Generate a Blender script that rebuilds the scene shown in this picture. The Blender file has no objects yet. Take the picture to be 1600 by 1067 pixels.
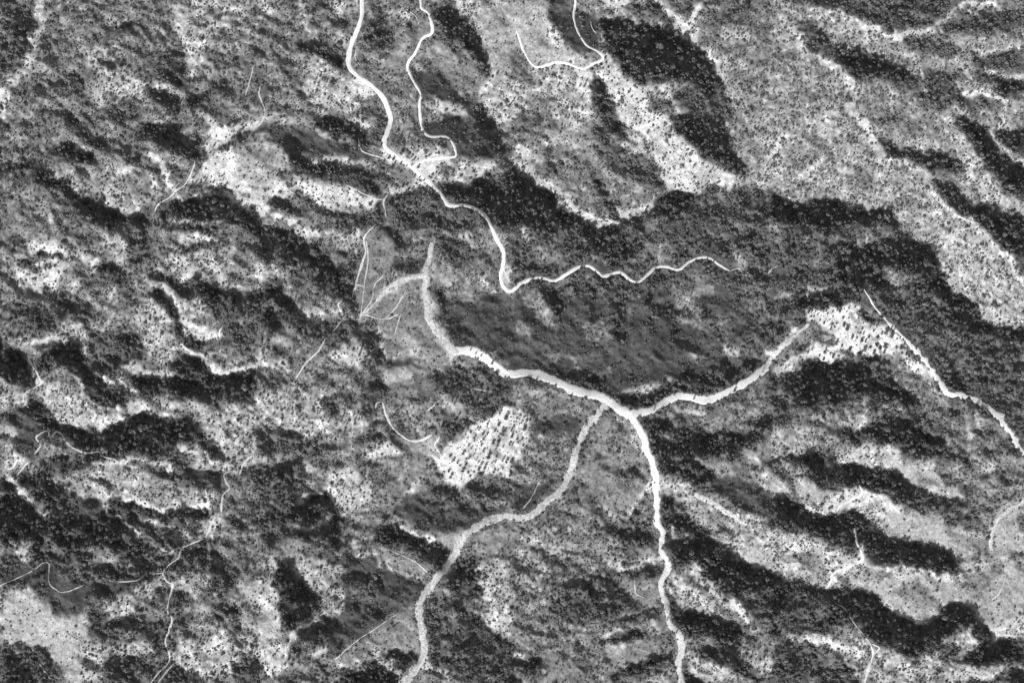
import bpy, math, numpy as np
from mathutils import Vector, Quaternion
R = math.radians
C = bpy.context.scene.collection
rng = np.random.default_rng(7)

# ------------------------------------------------------------------ camera, sky, sun, exposure
CAM_H = 2600.0                     # flying height in metres, one map unit = one metre
SUN_ELEV, SHADOW_AZ = 32.0, 27.0   # shadows fall to the north-north-east
cd = bpy.data.cameras.new('camera'); cam = bpy.data.objects.new('camera', cd); C.objects.link(cam)
cam.location = (0, 0, CAM_H); cam.rotation_euler = (0, 0, 0)
cd.sensor_width = 36; cd.lens = 36*CAM_H/1600.0; cd.clip_start = 10; cd.clip_end = 40000
bpy.context.scene.camera = cam
w = bpy.data.worlds.new('World'); bpy.context.scene.world = w; w.use_nodes = True
nt = w.node_tree; bg = nt.nodes['Background']
sky = nt.nodes.new('ShaderNodeTexSky'); sky.sky_type = 'NISHITA'; sky.sun_disc = False
sky.sun_elevation = R(SUN_ELEV); sky.sun_rotation = R(180+SHADOW_AZ)
bwn = nt.nodes.new('ShaderNodeRGBToBW')      # panchromatic film: the sky lights without a tint
nt.links.new(sky.outputs[0], bwn.inputs[0]); nt.links.new(bwn.outputs[0], bg.inputs[0])
bg.inputs[1].default_value = 0.15
sd = bpy.data.lights.new('sun', 'SUN'); sd.energy = 4.9; sd.angle = R(0.5); sd.color = (1, 1, 1)
sun = bpy.data.objects.new('sun', sd); C.objects.link(sun)
ld = Vector((math.sin(R(SHADOW_AZ))*math.cos(R(SUN_ELEV)), math.cos(R(SHADOW_AZ))*math.cos(R(SUN_ELEV)), -math.sin(R(SUN_ELEV))))
sun.rotation_euler = ld.to_track_quat('-Z', 'Y').to_euler(); sun.location = (-600, -1200, 1500)
vs = bpy.context.scene.view_settings
vs.view_transform = 'Standard'; vs.look = 'None'; vs.gamma = 1; vs.exposure = -0.10; vs.use_curve_mapping = False

# ------------------------------------------------------------------ land survey (map units, sheets of the survey)
K = 400/1199.0
SHEET = {a+str(c): (400*c, [0, 355.7, 711.0]['ABC'.index(a)]) for a in 'ABC' for c in range(4)}
SHEET.update({'X': (0, 0), 'Y': (0, 534), 'T': (800, 0), 'Z': (800, 534)})      # half-scale overview sheets
def pts(sheet, s):
    ox, oy = SHEET[sheet]; v = [float(t) for t in s.replace(',', ' ').split()]; q = .5 if sheet in 'XYTZ' else K
    return [(ox+v[i]*q, oy+v[i+1]*q) for i in range(0, len(v), 2)]
# cover kinds: slope along the shadow direction, ground reflectance (cover plus painted slope shade and crest light), plant density, plant radius
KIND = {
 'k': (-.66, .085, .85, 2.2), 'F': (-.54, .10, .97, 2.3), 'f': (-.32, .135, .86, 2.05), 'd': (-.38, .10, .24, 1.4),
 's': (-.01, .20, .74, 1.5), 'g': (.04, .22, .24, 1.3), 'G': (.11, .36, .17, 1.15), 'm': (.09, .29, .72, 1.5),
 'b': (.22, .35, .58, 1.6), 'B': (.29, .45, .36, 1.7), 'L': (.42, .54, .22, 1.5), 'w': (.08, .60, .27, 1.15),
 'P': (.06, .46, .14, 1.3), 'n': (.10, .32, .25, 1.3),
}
COVER = {}
COVER['A0'] = '''
s 0,0 1199,0 1199,1067 0,1067
f 0,0 150,0 150,100 90,260 0,380
B/45 185,0 190,120 160,200 130,300 80,370 20,440 0,560
b 430,400 560,330 700,370 660,480 500,470 430,480
b 420,250 560,300 560,400 460,380
b 830,0 1199,0 1150,100 1000,200 960,300 900,380 870,260 830,120
B 830,100 880,120 940,250 930,330 880,380 870,260
k 500,125 590,108 600,135 530,147
b 480,70 590,70 620,100 500,115
f 730,250 840,240 860,320 780,310
k 720,300 760,330 840,350 885,400 870,420 800,390 730,345
b 690,350 780,390 860,430 850,500 820,500 760,450 700,430
k 700,440 760,450 830,508 820,528 740,492 700,465
b 660,520 760,520 820,560 800,610 740,590 660,570
k 640,600 700,570 800,605 860,670 920,740 870,750 780,700 700,645
k 870,470 1040,390 1050,420 900,490
f 480,500 560,470 640,530 600,600 520,560
f 330,340 400,350 440,470 340,500
k 240,690 335,650 440,720 450,765 330,730
k 378,608 460,636 500,660 430,685
b 430,610 500,640 470,650
B/12 340,655 390,690 440,700
k 20,780 200,785 290,850 360,920 500,980 600,1005 700,1067 400,1030 330,950 260,870 120,810
b 420,780 560,760 700,800 780,900 700,960 600,985 480,950 390,880
g 560,830 700,820 720,900 600,940
b 200,780 300,800 420,860 400,900 340,850 260,830
f 560,700 700,760 760,860 700,800 600,760
B/24 690,720 760,790 800,880
b 100,1000 240,1000 240,1067 90,1020
w 930,705 1000,620 1100,590 1199,560 1199,940 1100,990 1050,930 960,890 920,840 960,760
B 970,520 1020,530 1030,600 990,610
n 1110,730 1145,665 1199,632 1199,872 1150,855 1115,800
w 920,760 1090,740 1110,800 1150,865 1199,880 1199,950 1100,985 1050,930 930,850
d/16 960,715 1050,705 1110,665 1199,612
f/40 1050,710 1120,665 1160,655
k/16 885,855 960,850 1060,872
k 740,970 900,930 1000,925 1100,990 1199,985 1199,1067 800,1067 740,1020
B 790,1000 850,1010 840,1067 780,1067
B/14 820,930 870,945 920,915 980,905
'''
COVER['A1'] = '''
s 0,0 1199,0 1199,1067 0,1067
b 0,0 120,0 120,60 40,80 0,60
B/14 210,0 215,60 240,130
f 250,0 350,0 350,60 280,60
b 350,0 480,0 470,70 390,100 350,50
B/40 350,40 390,20
b 500,60 700,40 740,100 640,120 540,80
f 520,80 620,90 640,170 560,220 500,190
m 300,120 430,130 440,200 330,190
g 590,200 680,170 760,200 720,290 640,310 680,380 600,330
G 640,190 700,200 700,260 640,250
g 790,180 850,190 960,280 1080,360 1020,440 940,430 820,320 790,260
G 810,190 850,190 880,250 830,240
f 830,30 920,20 1000,120 960,190 860,180 830,110
k 860,90 950,85 1010,130 1050,260 1088,370 1040,370 1000,260 930,180 860,125
d 720,320 820,330 900,400 1000,490 1040,480 1030,530 960,510 800,450 760,410
b 920,0 1199,0 1199,580 1150,600 1070,520 1045,430 1090,370 1060,270 1020,150 950,80
G 1020,60 1199,0 1199,300 1120,330 1060,250
B/20 1080,290 1110,360 1050,430
B 800,500 860,465 960,495 1035,540 900,530 830,555
d 820,560 960,520 1070,560 1120,640 1180,740 1050,740 940,720 930,650 880,630 800,640 790,600
k/26 1040,480 1060,560 1130,660 1180,760
k 200,190 300,200 350,270 410,300 350,322 290,280 240,222
f 310,205 400,195 430,215 350,240
b 200,230 290,260 400,330 480,420 520,500 440,510 300,520 210,400
B 400,330 470,360 500,440 440,430
b 20,520 260,560 250,605 60,595
k 270,570 380,556 460,600 520,660 500,700 460,660 360,620 280,600
B 250,602 360,620 450,670 400,682 300,645
d 0,605 250,605 360,655 480,700 540,740 520,760 440,740 260,730 220,740 150,700 130,680 60,640 0,630
B 235,740 300,725 430,730 530,755 570,790 540,802 440,785 370,797 290,775
d 120,690 230,745 300,780 380,800 470,790 550,810 590,870 600,920 560,925 480,890 420,865 330,865 250,840 190,800
k/30 200,770 300,820 420,830 520,850
B 100,870 190,825 280,850 400,870 490,900 580,935 560,972 480,962 380,992 300,982 200,930 130,930
w 430,880 580,935 560,970 440,950
n 0,640 60,650 110,680 125,780 60,860 0,880
B/10 0,636 60,645 118,680 132,780 66,868
w 0,880 60,875 40,1000 0,1010
f 60,920 200,930 330,1000 420,995 560,978 600,945 600,1067 300,1067 200,1000 100,980
g 210,1000 300,1010 290,1067 210,1067
b 450,540 560,520 600,560 560,640 480,600
f 440,510 580,505 600,540 470,545
w 590,680 640,690 700,740 760,755 840,770 855,815 790,850 740,810 660,780 600,735
w 450,350 520,380 540,430 500,470 470,400
B 730,655 800,680 860,690 930,745 1000,750 1130,760 1110,810 960,862 870,845 790,875 690,900 620,900 690,800 740,760
s 850,790 960,740 900,830
f 560,570 600,540 600,640 540,660
g 640,790 700,780 740,830 680,855
k 790,870 960,872 1110,830 1199,810 1199,1067 1115,1067 1040,970 910,960 860,890
f 610,930 780,880 860,920 900,970 1010,980 1070,1067 620,1067 620,1000
'''
COVER['A2'] = '''
b 0,0 1199,0 1199,1067 0,1067
G 0,0 150,0 160,80 200,160 290,230 380,260 330,310 230,290 120,310 60,240 0,180
B 150,0 165,80 210,160 300,225 380,255 300,270 180,200 140,100
d 160,0 380,0 400,80 390,150 420,260 380,250 300,225 210,160 165,80
s 250,0 400,0 440,60 400,100 280,40
k 400,100 520,90 560,110 660,130 760,150 850,190 920,280 980,370 1010,440 930,430 850,380 750,350 640,360 590,390 540,350 470,270 430,200
f 530,50 620,20 700,50 770,100 740,120 640,110 560,80
k 620,0 680,0 760,90 720,90 660,40
B 400,0 600,0 590,18 500,50 440,40
f 730,0 900,0 850,60 810,100 760,60
s 930,0 1199,0 1199,320 960,260 870,190 860,130
k 970,60 1100,5 1110,40 980,100
b 960,140 1100,120 1130,200 1000,220
B/18 680,0 760,90 820,140 850,190 930,290 1000,380 1030,430
w/20 925,0 870,60 830,110 840,170
w/14 830,110 850,195 900,250
m 1020,330 1199,300 1199,730 1100,740 1020,660 1020,600 1040,450
f 840,400 1010,460 1030,520 1000,590 960,580 880,530 780,480 760,430
k 730,565 850,550 960,580 1005,610 1005,690 1090,760 1090,825 980,790 880,720 800,650
B 380,340 560,360 620,420 640,480 720,580 800,670 860,720 960,790 1090,830 1080,855 960,870 850,922 820,930 740,860 660,700 560,590 480,510 430,430
f 640,440 760,480 740,540 660,500
k 370,360 430,400 450,480 520,560 600,620 660,700 600,670 500,650 440,600 390,540 370,450
s 0,240 90,260 110,350 90,390 0,370
s 80,480 180,440 200,560 200,640 100,660 0,700 0,560
w 290,330 360,330 360,490 320,480 290,400
g 250,620 450,580 520,640 480,740 400,720
s 180,680 480,740 640,830 740,880 640,930 500,960 400,1020 300,930 180,850 100,780
f 380,560 440,610 560,760 480,770 400,680
f 520,760 640,740 730,860 640,850 560,820
f 140,780 220,760 240,800 180,830
B/44 0,750 170,850 250,955 330,985 400,1045 460,1055 560,990 640,965 665,920
B/40 560,620 660,690 740,770
k 0,780 80,840 170,890 230,970 330,1015 390,1067 0,1067
f 500,1050 640,995 690,920 770,890 850,932 930,882 1050,880 1110,862 1199,880 1199,1067 480,1067
k 640,985 690,915 770,888 850,935 800,990 700,1010
k 150,880 230,960 330,1015 390,1067 300,1067 200,1000 110,930
'''
COVER['A3'] = '''
m 0,0 1199,0 1199,1067 0,1067
f 60,0 1060,0 1000,20 880,50 800,120 700,150 600,150 520,110 460,70 380,65 280,45 100,30
s 1060,0 1199,0 1199,50 1000,60
B/26 180,45 280,58 400,82 460,105 540,150 610,185
b/30 20,20 180,45
B/24 610,185 740,160 830,105 900,45 1060,10
f 130,100 200,110 300,190 380,240 480,250 530,300 560,330 640,320 700,360 720,330 860,350 900,430 940,465 1000,460 1060,450 1080,480 950,510 850,520 740,480 640,430 550,400 420,380 330,290 220,250 150,180
k 330,235 480,252 535,300 570,340 640,330 690,370 560,380 430,370 340,290
B/28 70,90 120,150 160,210
B/30 150,230 240,280 330,320 400,400 410,470 380,520 440,560 480,650 560,740
B/30 560,740 720,790 770,870 820,950 880,1020 960,1067
w/18 720,790 770,870 820,950 880,1020 960,1067
w/16 370,490 385,530 440,565 470,620
k 890,560 1020,590 1060,680 1140,770 1199,800 1199,930 1090,880 1020,800 960,680 880,600
k 1040,590 1199,610 1199,715 1100,680
B/14 1020,600 1080,680 1199,790
k 520,630 580,688 660,698 700,735 760,750 820,715 870,740 905,800 830,830 780,800 660,740 560,710
g 780,800 880,800 880,850 800,850
k 800,860 870,860 930,950 1080,1000 1199,1030 1199,1067 980,1067 890,1000 830,930
k 0,880 80,930 260,955 430,990 540,1000 600,1040 610,1067 0,1067
f 840,110 1000,60 1199,50 1199,115 1080,150 950,165 820,155
f 640,190 760,190 860,210 900,250 830,262 720,245
f 930,250 1199,230 1199,310 1080,300 960,300
k 980,340 1080,360 1199,378 1199,430 1080,420
b/14 960,205 1100,225 1199,222
b/20 1000,310 1080,335 1199,355
b/20 1080,430 1100,500 1110,590
b/18 880,400 950,465 1060,440
b 880,620 1000,720 1100,900 1199,960 1199,1010 1080,980 940,940 880,850 900,790 850,700
G 660,180 780,150 700,200
G 30,420 60,320 90,430
b 0,560 140,560 100,700 40,850 0,820
w/22 235,730 205,790 160,835
w/14 70,640 40,720 0,780
s 480,380 560,480 700,560 760,560 700,640 600,600 520,560 440,520
'''
COVER['B0'] = '''
s 0,0 1199,0 1199,1067 0,1067
B 60,160 130,50 260,30 300,90 300,200 260,300 200,250 170,290 80,260
B 200,100 280,100 290,190 210,200
b 260,100 420,100 480,180 440,230 380,200 300,190
B/40 400,160 440,210
b 500,0 600,80 580,160 540,200 500,150 470,60
F 440,190 540,200 640,240 600,290 480,260
f 590,0 720,40 700,120 620,200 590,100
b 850,20 1060,30 1090,80 1060,250 900,230 760,150
b 700,180 850,150 900,230 1100,280 1100,330 1000,270 880,240 830,270 780,220
f 760,200 830,270 920,240 1000,270 1050,300 1100,330 1199,330 1199,560 1060,560 1020,520 1030,470 990,400 900,300 850,300 780,240
w 845,205 875,178 907,200 895,240 855,242
k 690,290 760,290 810,350 840,430 870,500 960,530 1030,560 900,575 820,510 800,420 720,340
k 930,245 1000,270 1050,290 1100,330 1000,330 940,290
b 840,310 960,300 970,350 900,440 860,400
B/36 700,260 750,262 800,320 840,400 870,480 930,512 1020,505
b 570,450 690,330 780,420 820,520 840,580 760,640 680,600 650,500
f 60,340 280,310 440,340 400,430 300,400 230,470 100,510 50,460
b 230,490 330,400 400,470 480,450 490,480 400,530 330,550 200,520
b/16 90,545 230,525 320,550
B/30 320,290 380,280
G/12 650,250 600,290 520,340 505,400 490,480
f 420,500 640,500 670,600 600,640 560,720 470,710 410,660 420,580
k 0,540 70,570 140,610 175,690 170,720 100,740 40,720 0,700
B/14 130,610 178,690 190,730 120,770 110,810 140,850
b 180,650 250,680 400,800 480,860 420,890 300,880 200,800 220,730
k 150,600 280,560 370,560 400,620 400,680 300,650 200,640
k 320,660 400,680 460,720 600,760 620,790 560,830 480,840 400,780 340,720
b/16 390,560 410,660 460,710 560,720 620,770
b/14 340,700 400,790 480,840 560,850 660,820
B 250,850 340,880 400,860 480,880 560,850 660,810 780,800 900,820 860,890 740,890 640,890 560,940 470,940 380,920 290,890
m 680,800 900,790 960,850 860,880 700,860
k 590,690 680,680 780,700 800,640 860,610 960,640 1000,680 1080,720 1199,680 1199,760 1000,830 880,800 700,790 620,760
b/24 840,560 900,590 980,600 1060,590
b/22 990,650 1080,690 1180,660
B/36 590,650 680,665 800,688
g/30 1030,600 1199,630
k 130,790 190,800 250,870 330,920 470,950 570,940 660,895 800,890 900,925 960,980 1060,1067 500,1067 420,1050 300,970 250,960 130,880
b 820,990 960,1010 1000,1067 820,1067
d 40,860 130,850 240,950 170,1000 160,1067 60,1067 60,940
b 950,870 1100,850 1199,850 1199,1067 1070,1067 980,990
b 0,850 70,920 50,1067 0,1067
b 0,700 100,750 90,850 0,850
B/14 1030,860 1130,840 1199,820
'''
COVER['B1'] = '''
s 0,0 1199,0 1199,1067 0,1067
k 0,0 180,20 340,130 400,220 470,340 490,390 440,350 380,260 300,190 200,120 0,60
f 0,60 200,100 330,170 400,300 330,300 200,260 120,180 0,150
B 170,0 310,0 330,40 260,50 190,30
b 330,0 480,0 500,60 480,140 420,130 360,60
g 520,0 600,0 680,60 700,130 640,190 560,260 520,390 460,340 500,170
f 380,130 490,140 460,260 430,260
g 500,410 560,300 680,230 780,240 800,420 860,520 940,600 900,700 800,790 640,800 590,640 560,450
G 660,520 760,520 800,600 720,600
d 640,130 750,120 810,170 800,205 700,210 650,180
k 600,0 640,0 705,75 660,70
s 840,20 1199,0 1199,330 1000,340 900,200 850,100
f 860,30 1050,0 1080,100 980,170 880,150
G 820,60 850,180 900,190 950,240 900,300 840,240 810,190
b 930,10 1010,10 1090,80 1050,100
P/26 800,220 700,235 620,280 550,370 500,410
P/40 790,200 800,330 805,420 850,490 940,590
d 815,230 840,300 870,420 940,530 960,560 1050,565 1199,650 1199,330 1140,320 1060,340 900,360 850,290
B 1010,250 1060,220 1090,280 1040,300
B 1140,180 1199,150 1199,250 1150,260
f 0,270 130,300 230,420 330,450 440,440 560,470 590,560 590,800 500,780 540,640 420,520 300,520 180,440 60,470 0,440
b 220,370 380,370 400,410 300,400 350,470 240,420
b 0,170 180,180 190,240 0,240
B 340,600 480,525 500,640 460,680 380,650
G 40,560 100,470 180,500 160,560 80,520 60,590
d 70,530 160,560 150,600 80,590
B 640,590 720,575 780,600 760,610 650,605
d 610,620 735,622 710,650 620,660
G 620,660 710,640 740,700 610,730
B/20 590,535 600,600
b 0,760 160,710 360,730 400,830 550,880 500,960 430,970 330,900 200,1000 0,880
b 0,560 60,590 160,600 160,660 0,650
f 300,780 380,780 395,900 300,880
f 490,790 575,790 570,860 510,860
f 480,980 560,900 600,880 560,980
f 0,950 160,960 260,1000 330,1067 0,1067
B 510,1040 560,980 640,1000 680,1067 510,1067
f 820,700 950,620 1150,680 1199,690 1199,850 1050,880 960,800 880,800
G 880,800 960,780 980,850 920,880
w 1199,850 1100,880 1040,890 980,960 900,1010 850,1067 1199,1067
f 900,880 960,890 900,990 860,960
G 680,1000 840,985 830,1067 700,1067
B/10 200,920 240,975 420,920 540,890 575,860
G/20 940,1010 985,940
G/24 1000,1060 1060,960 1110,930
G/18 1110,1050 1150,980 1190,930
'''
COVER['B2'] = '''
f 0,0 1199,0 1199,1067 0,1067
d 0,300 500,330 900,240 1060,300 1000,400 1110,450 1060,560 1160,600 900,700 560,800 0,680
B 0,0 60,0 120,70 60,60
f 130,0 1199,0 1199,160 1100,190 900,130 690,180 560,230 380,180 220,170 120,100
s 100,60 240,100 240,150 130,160
k 300,0 480,0 580,130 500,170 360,100
s 560,80 700,60 780,100 700,170 600,180
s 30,300 140,300 220,420 160,440 70,380
s/24 60,330 150,430 200,490
g 820,200 900,190 950,300 880,340 830,290
g 520,380 570,370 560,430 520,440
s 600,340 680,370 670,430 620,420
s 720,240 830,280 900,380 1000,420 1000,480 900,480 780,420
s 350,420 480,480 440,560 340,530
g 20,440 110,430 80,520 20,500
s 830,600 900,590 960,620 850,630
b 980,500 1060,560 1160,600 1000,620
b 1030,100 1100,190 1110,230 1040,200
b 230,200 300,230 280,260
s 1100,300 1199,340 1199,400 1100,380
B 500,770 600,735 740,710 800,690 700,742 600,790 510,790
k 480,800 600,800 800,710 1000,680 1150,630 1040,720 900,770 840,775 700,800 560,850 520,840
s/26 170,590 280,620 330,685 450,668
k 120,660 300,690 420,700 480,790 330,740 200,690
s 0,700 150,720 280,770 400,800 440,820 340,900 280,1067 60,1067 80,900 0,870
d 90,930 300,860 320,900 270,960 100,970
B 0,860 90,890 80,940 40,1067 0,1067
s 470,830 540,880 640,960 630,1067 330,1067 380,920
g 400,900 460,920 450,1067 360,1067
G/26 560,900 560,1000 600,1067
s 600,880 740,830 900,830 1060,790 1199,650 1199,900 1100,940 1000,970 860,950 700,900
b 740,850 900,840 900,900 800,880
b 560,970 640,940 650,1067 560,1067
k 620,905 700,925 860,980 1199,920 1199,1067 640,1067 640,960
b 660,980 760,985 850,1010 700,1015
g 1100,1010 1199,960 1199,1067 1060,1067
'''
COVER['B3'] = '''
f 0,0 1199,0 1199,1067 0,1067
s 380,40 520,10 570,40 460,90
k 330,180 430,100 580,50 740,80 780,150 860,330 1000,330 1030,420 1110,470 1199,480 1199,540 1060,530 900,460 820,360 700,250 560,260 420,300 330,260
s 540,200 700,200 710,240 570,265
b 620,0 940,0 1050,50 1130,150 1199,260 1199,460 1100,475 1030,420 1010,340 900,330 860,270 800,200 780,130 740,70 650,70
B 800,190 890,220 900,330 860,290
B/26 1010,340 1040,410 1110,468 1199,465
G 660,0 740,0 730,50 670,70
B/30 960,10 1060,60 1130,140 1199,270
w/16 1060,70 1130,150 1199,270
k 1000,0 1199,0 1199,200 1130,120
k 110,310 330,300 420,360 400,385 300,378 200,372 120,350
b 80,310 200,275 290,265 290,300 180,315 0,350
w 170,400 260,380 380,358 450,420 560,450 620,500 690,570 600,560 560,540 590,600 530,635 440,600 320,560 280,480 220,440
w 120,605 220,550 290,560 400,610 350,630 240,652 120,690
g 300,560 400,600 330,602
G/24 330,440 300,490
G/22 450,560 520,520
G/26 400,410 425,470
s 0,600 130,490 200,430 290,500 290,550 200,560 120,600 0,640
b/20 0,600 60,560 130,490
k 110,700 240,660 420,630 500,690 600,690 690,760 680,850 600,810 480,770 300,800 160,840 100,760
s 500,600 640,600 700,640 800,760 860,830 840,880 760,880 680,800 560,690
b 610,560 700,620 800,760 860,820 800,790 700,690
f 560,440 1199,500 1199,900 1080,850 880,770 780,660 690,560
k 800,680 900,690 940,780 860,770
s 840,890 960,850 1040,900 1150,1000 1000,1067 840,1067 820,980
B/26 930,920 960,990
m 160,850 460,860 480,940 430,955 200,905
b 480,790 620,820 640,850 500,850
w/24 475,870 470,900 440,940
w/10 468,770 468,830 485,880
k 180,910 430,958 500,940 640,905 740,920 820,990 820,1067 640,1020 480,990 400,1000 240,955
m 0,930 180,920 400,1000 480,1000 560,1067 0,1067
B 330,1067 400,1020 500,1005 600,1025 640,1067
f 0,780 100,780 160,850 0,880
'''
COVER['C0'] = '''
f 0,0 1199,0 1199,1067 0,1067
b 0,0 200,0 200,80 60,90 0,80
k 200,0 400,0 560,0 460,30 300,60
m 220,80 480,40 640,60 820,120 1070,150 1010,240 880,240 760,255 660,215 550,185 490,210 380,200 300,150
B/26 460,25 560,40 640,25 760,50 820,70
b/30 330,180 400,200 490,205
k 0,90 60,150 150,240 230,290 270,350 290,420 150,460 0,380
B/12 30,100 140,230 230,275
b 150,190 230,240 240,275 170,250
F 110,80 220,80 300,160 390,200 490,210 520,290 640,370 760,450 760,560 600,580 460,540 300,430 240,290
d 260,200 480,210 500,260 420,330 380,300 300,280
k 405,335 440,328 465,410 430,415
b 60,410 160,400 150,500 100,500
s 380,430 500,410 600,440 600,500 430,510
s 560,260 700,290 880,320 960,380 860,430 740,400 620,320
b/14 490,230 560,290 640,350 720,420 820,460
b/14 680,290 760,320 840,350
B/22 490,210 550,185 650,220 760,258 880,240 1000,240
k/26 560,205 660,245 760,282 900,265 990,262
b 880,330 1000,290 1080,330 1040,400 960,390
d 0,600 130,590 200,640 270,745 330,735 460,650 560,625 640,600 480,590 300,580 230,500 120,520 0,560
f 560,450 800,470 820,520 760,560 620,560
G 0,640 120,622 200,670 260,745 330,735 400,690 440,760 430,850 400,960 380,1067 300,1067 180,900 60,900 0,850
b 480,660 600,620 760,560 800,600 640,720 600,800 540,760 500,720
b 800,600 940,540 980,620 900,680 830,630
s 650,700 780,640 780,780 700,780
f 820,490 960,460 1040,540 1050,700 980,720 990,600 930,530 850,560
s 820,680 980,700 1020,780 860,800
k 0,905 60,960 160,1040 170,1067 60,1067 0,985
b 380,880 500,850 640,860 780,940 600,930 520,950 480,1067 390,1067
f 520,950 640,940 780,950 720,1067 520,1067
b 800,950 880,780 1020,780 1100,620 1199,580 1199,950 1130,900 1080,1000 1100,1067 960,1067
B 1000,860 1060,840 1080,960 1020,960
f 1050,690 1110,700 1100,860 1060,850
G 1080,600 1160,590 1190,640 1199,700 1130,700
s 1040,100 1199,120 1199,560 1100,560 1000,440 990,330
b 880,0 1199,0 1199,60 1100,100 900,90
k 1030,240 1110,300 1199,345 1110,335
b/60 1060,290 1000,330
'''
COVER['C1'] = '''
s 0,0 1199,0 1199,1067 0,1067
b 0,0 120,30 0,100
b 170,20 300,30 270,80 180,60
f 0,110 120,50 200,60 260,200 150,200 120,340 0,340
k 150,330 200,250 290,190 345,270 400,420 330,400 250,390 180,372
b 170,190 250,180 200,238
G/24 180,335 260,330 330,315
B 290,150 430,60 560,120 520,230 400,300 340,260
s 430,0 600,0 620,140 560,120
g 600,0 800,0 790,90 700,230 620,280 600,160
B/26 790,95 740,160 700,225
G/26 700,30 695,90 690,160
w 800,0 1199,0 1199,120 1150,110 1060,90 970,130 900,130 880,80
G/18 960,80 1040,10
G/18 1060,70 1120,0
f 980,140 1040,90 1110,100 1199,130 1180,200 1060,222 1000,200
d 640,260 790,150 880,120 960,150 1000,230 1150,250 1060,320 960,370 860,350 720,300
f 800,170 960,150 980,220 840,260
B/16 640,315 720,360 800,390 850,425
G 850,360 950,340 980,380 920,440 850,420
F 560,335 640,325 700,370 800,402 880,432 900,470 870,540 820,540 760,490 680,450 620,430 560,400
B/14 400,468 480,465 560,480 620,530 700,580 790,600
B/16 450,400 550,375
g 600,460 680,480 740,510 790,550 760,580 680,560
d 420,480 560,485 640,560 780,620 760,690 650,740 520,820 360,950 330,880 400,720 430,600
f 430,560 560,550 600,640 540,720 450,650
b 130,500 220,480 400,510 410,620 320,670 250,620 160,550
g 110,360 230,400 300,470 200,470 140,480
k 70,550 130,520 180,580 260,640 290,690 220,760 180,800 130,760 110,670
B 0,570 70,550 100,640 110,720 0,720
G 0,720 110,720 130,800 90,840 0,840
B 0,850 100,850 130,960 100,1050 60,1050 0,960
w/22 200,770 150,840 120,900 130,980
f 200,760 310,740 240,830 200,900 150,900
b/30 210,790 300,740 390,700 400,640
f 330,740 350,820 340,930 240,930 260,830
B 240,930 340,900 350,950 260,950
g 370,960 550,820 680,740 750,740 770,930 690,920 560,920 420,990
b/36 380,1040 440,980 540,920 560,900
k 430,1020 520,980 620,920 700,930 760,950 690,1040 650,1067 420,1067
b/30 560,960 640,980 700,1020
f 790,680 860,680 950,760 1060,830 1199,900 1199,1067 910,1040 800,990 810,800
B/30 780,990 860,1010 910,1040
F 870,620 900,560 960,480 1050,500 1060,640 980,660
b 1060,500 1130,470 1199,500 1199,900 1120,860 1080,700
B/30 1075,600 1080,680 1110,800 1199,890
s 870,620 1060,660 1080,760 960,760
g 960,380 1199,330 1199,460 1000,450
'''
COVER['C2'] = '''
s 0,0 1199,0 1199,1067 0,1067
d 0,130 210,150 100,240 0,260
g 320,0 640,0 650,150 560,250 420,260 350,200
G/30 420,240 480,300
f 480,90 600,50 640,120 540,140
B/26 540,270 600,215 650,170
m 40,340 250,330 300,420 250,520 120,560 0,480
f 400,360 560,280 660,340 680,440 560,480 480,400
m 420,360 500,400 520,500 440,520
k/14 460,557 600,543 690,532
b/26 450,530 600,512 690,495
g 500,560 680,550 690,690 600,690 520,620
k/24 260,640 300,610 420,600 500,620
f 260,610 420,600 500,630 600,700 500,760 340,800 200,820 200,700
k/14 480,790 560,745 700,722
G/18 470,770 560,725 690,700
k/10 440,870 540,850 640,840
G/14 440,890 540,872 640,860
g 440,900 600,870 740,850 740,920 600,960 460,1000
k/30 480,1030 600,1000 740,950
k 0,930 40,960 130,970 140,1010 60,1010 0,990
b/20 0,900 40,945
k 0,1035 50,1050 50,1067 0,1067
g 150,930 300,960 320,1067 120,1067
k 690,0 900,30 940,80 880,130 820,110 690,90
b 650,0 690,20 690,90 640,130
d 920,100 1199,160 1199,290 1080,280 980,200 930,170
g 900,30 1199,0 1199,150 1000,120
b 1120,60 1199,120 1199,180 1150,130
b 640,100 830,120 880,200 800,240 720,180 650,170
k 700,190 770,230 790,290 720,290
m 790,240 900,220 1040,310 1199,350 1199,510 1090,510 990,470 900,410 830,340
G 1060,430 1199,380 1199,500 1100,500
b/30 1060,290 1130,320 1199,350
k 710,290 830,345 930,430 1020,492 1199,520 1199,640 1060,670 960,610 880,570 820,520 740,500 720,380
b/20 740,370 780,400 820,410
b/34 820,530 880,590 950,640 1000,700 1090,750
b 740,560 800,580 880,640 950,690 960,770 880,760 800,720 750,650
k 740,640 800,720 880,770 980,780 1060,820 1060,900 960,890 860,860 790,800 760,740
f 1060,690 1199,660 1199,800 1110,790
s 800,830 1000,880 900,910 830,920
k 840,915 960,890 1040,920 1100,1000 1150,1067 1100,1060 1000,980 900,940
m 1040,900 1199,870 1199,1060 1120,980
b 810,930 960,950 1100,1040 1100,1067 900,1050 820,1000
k 800,1010 900,1050 900,1067 810,1067
b 620,1040 740,1000 770,1020 680,1067
'''
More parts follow.
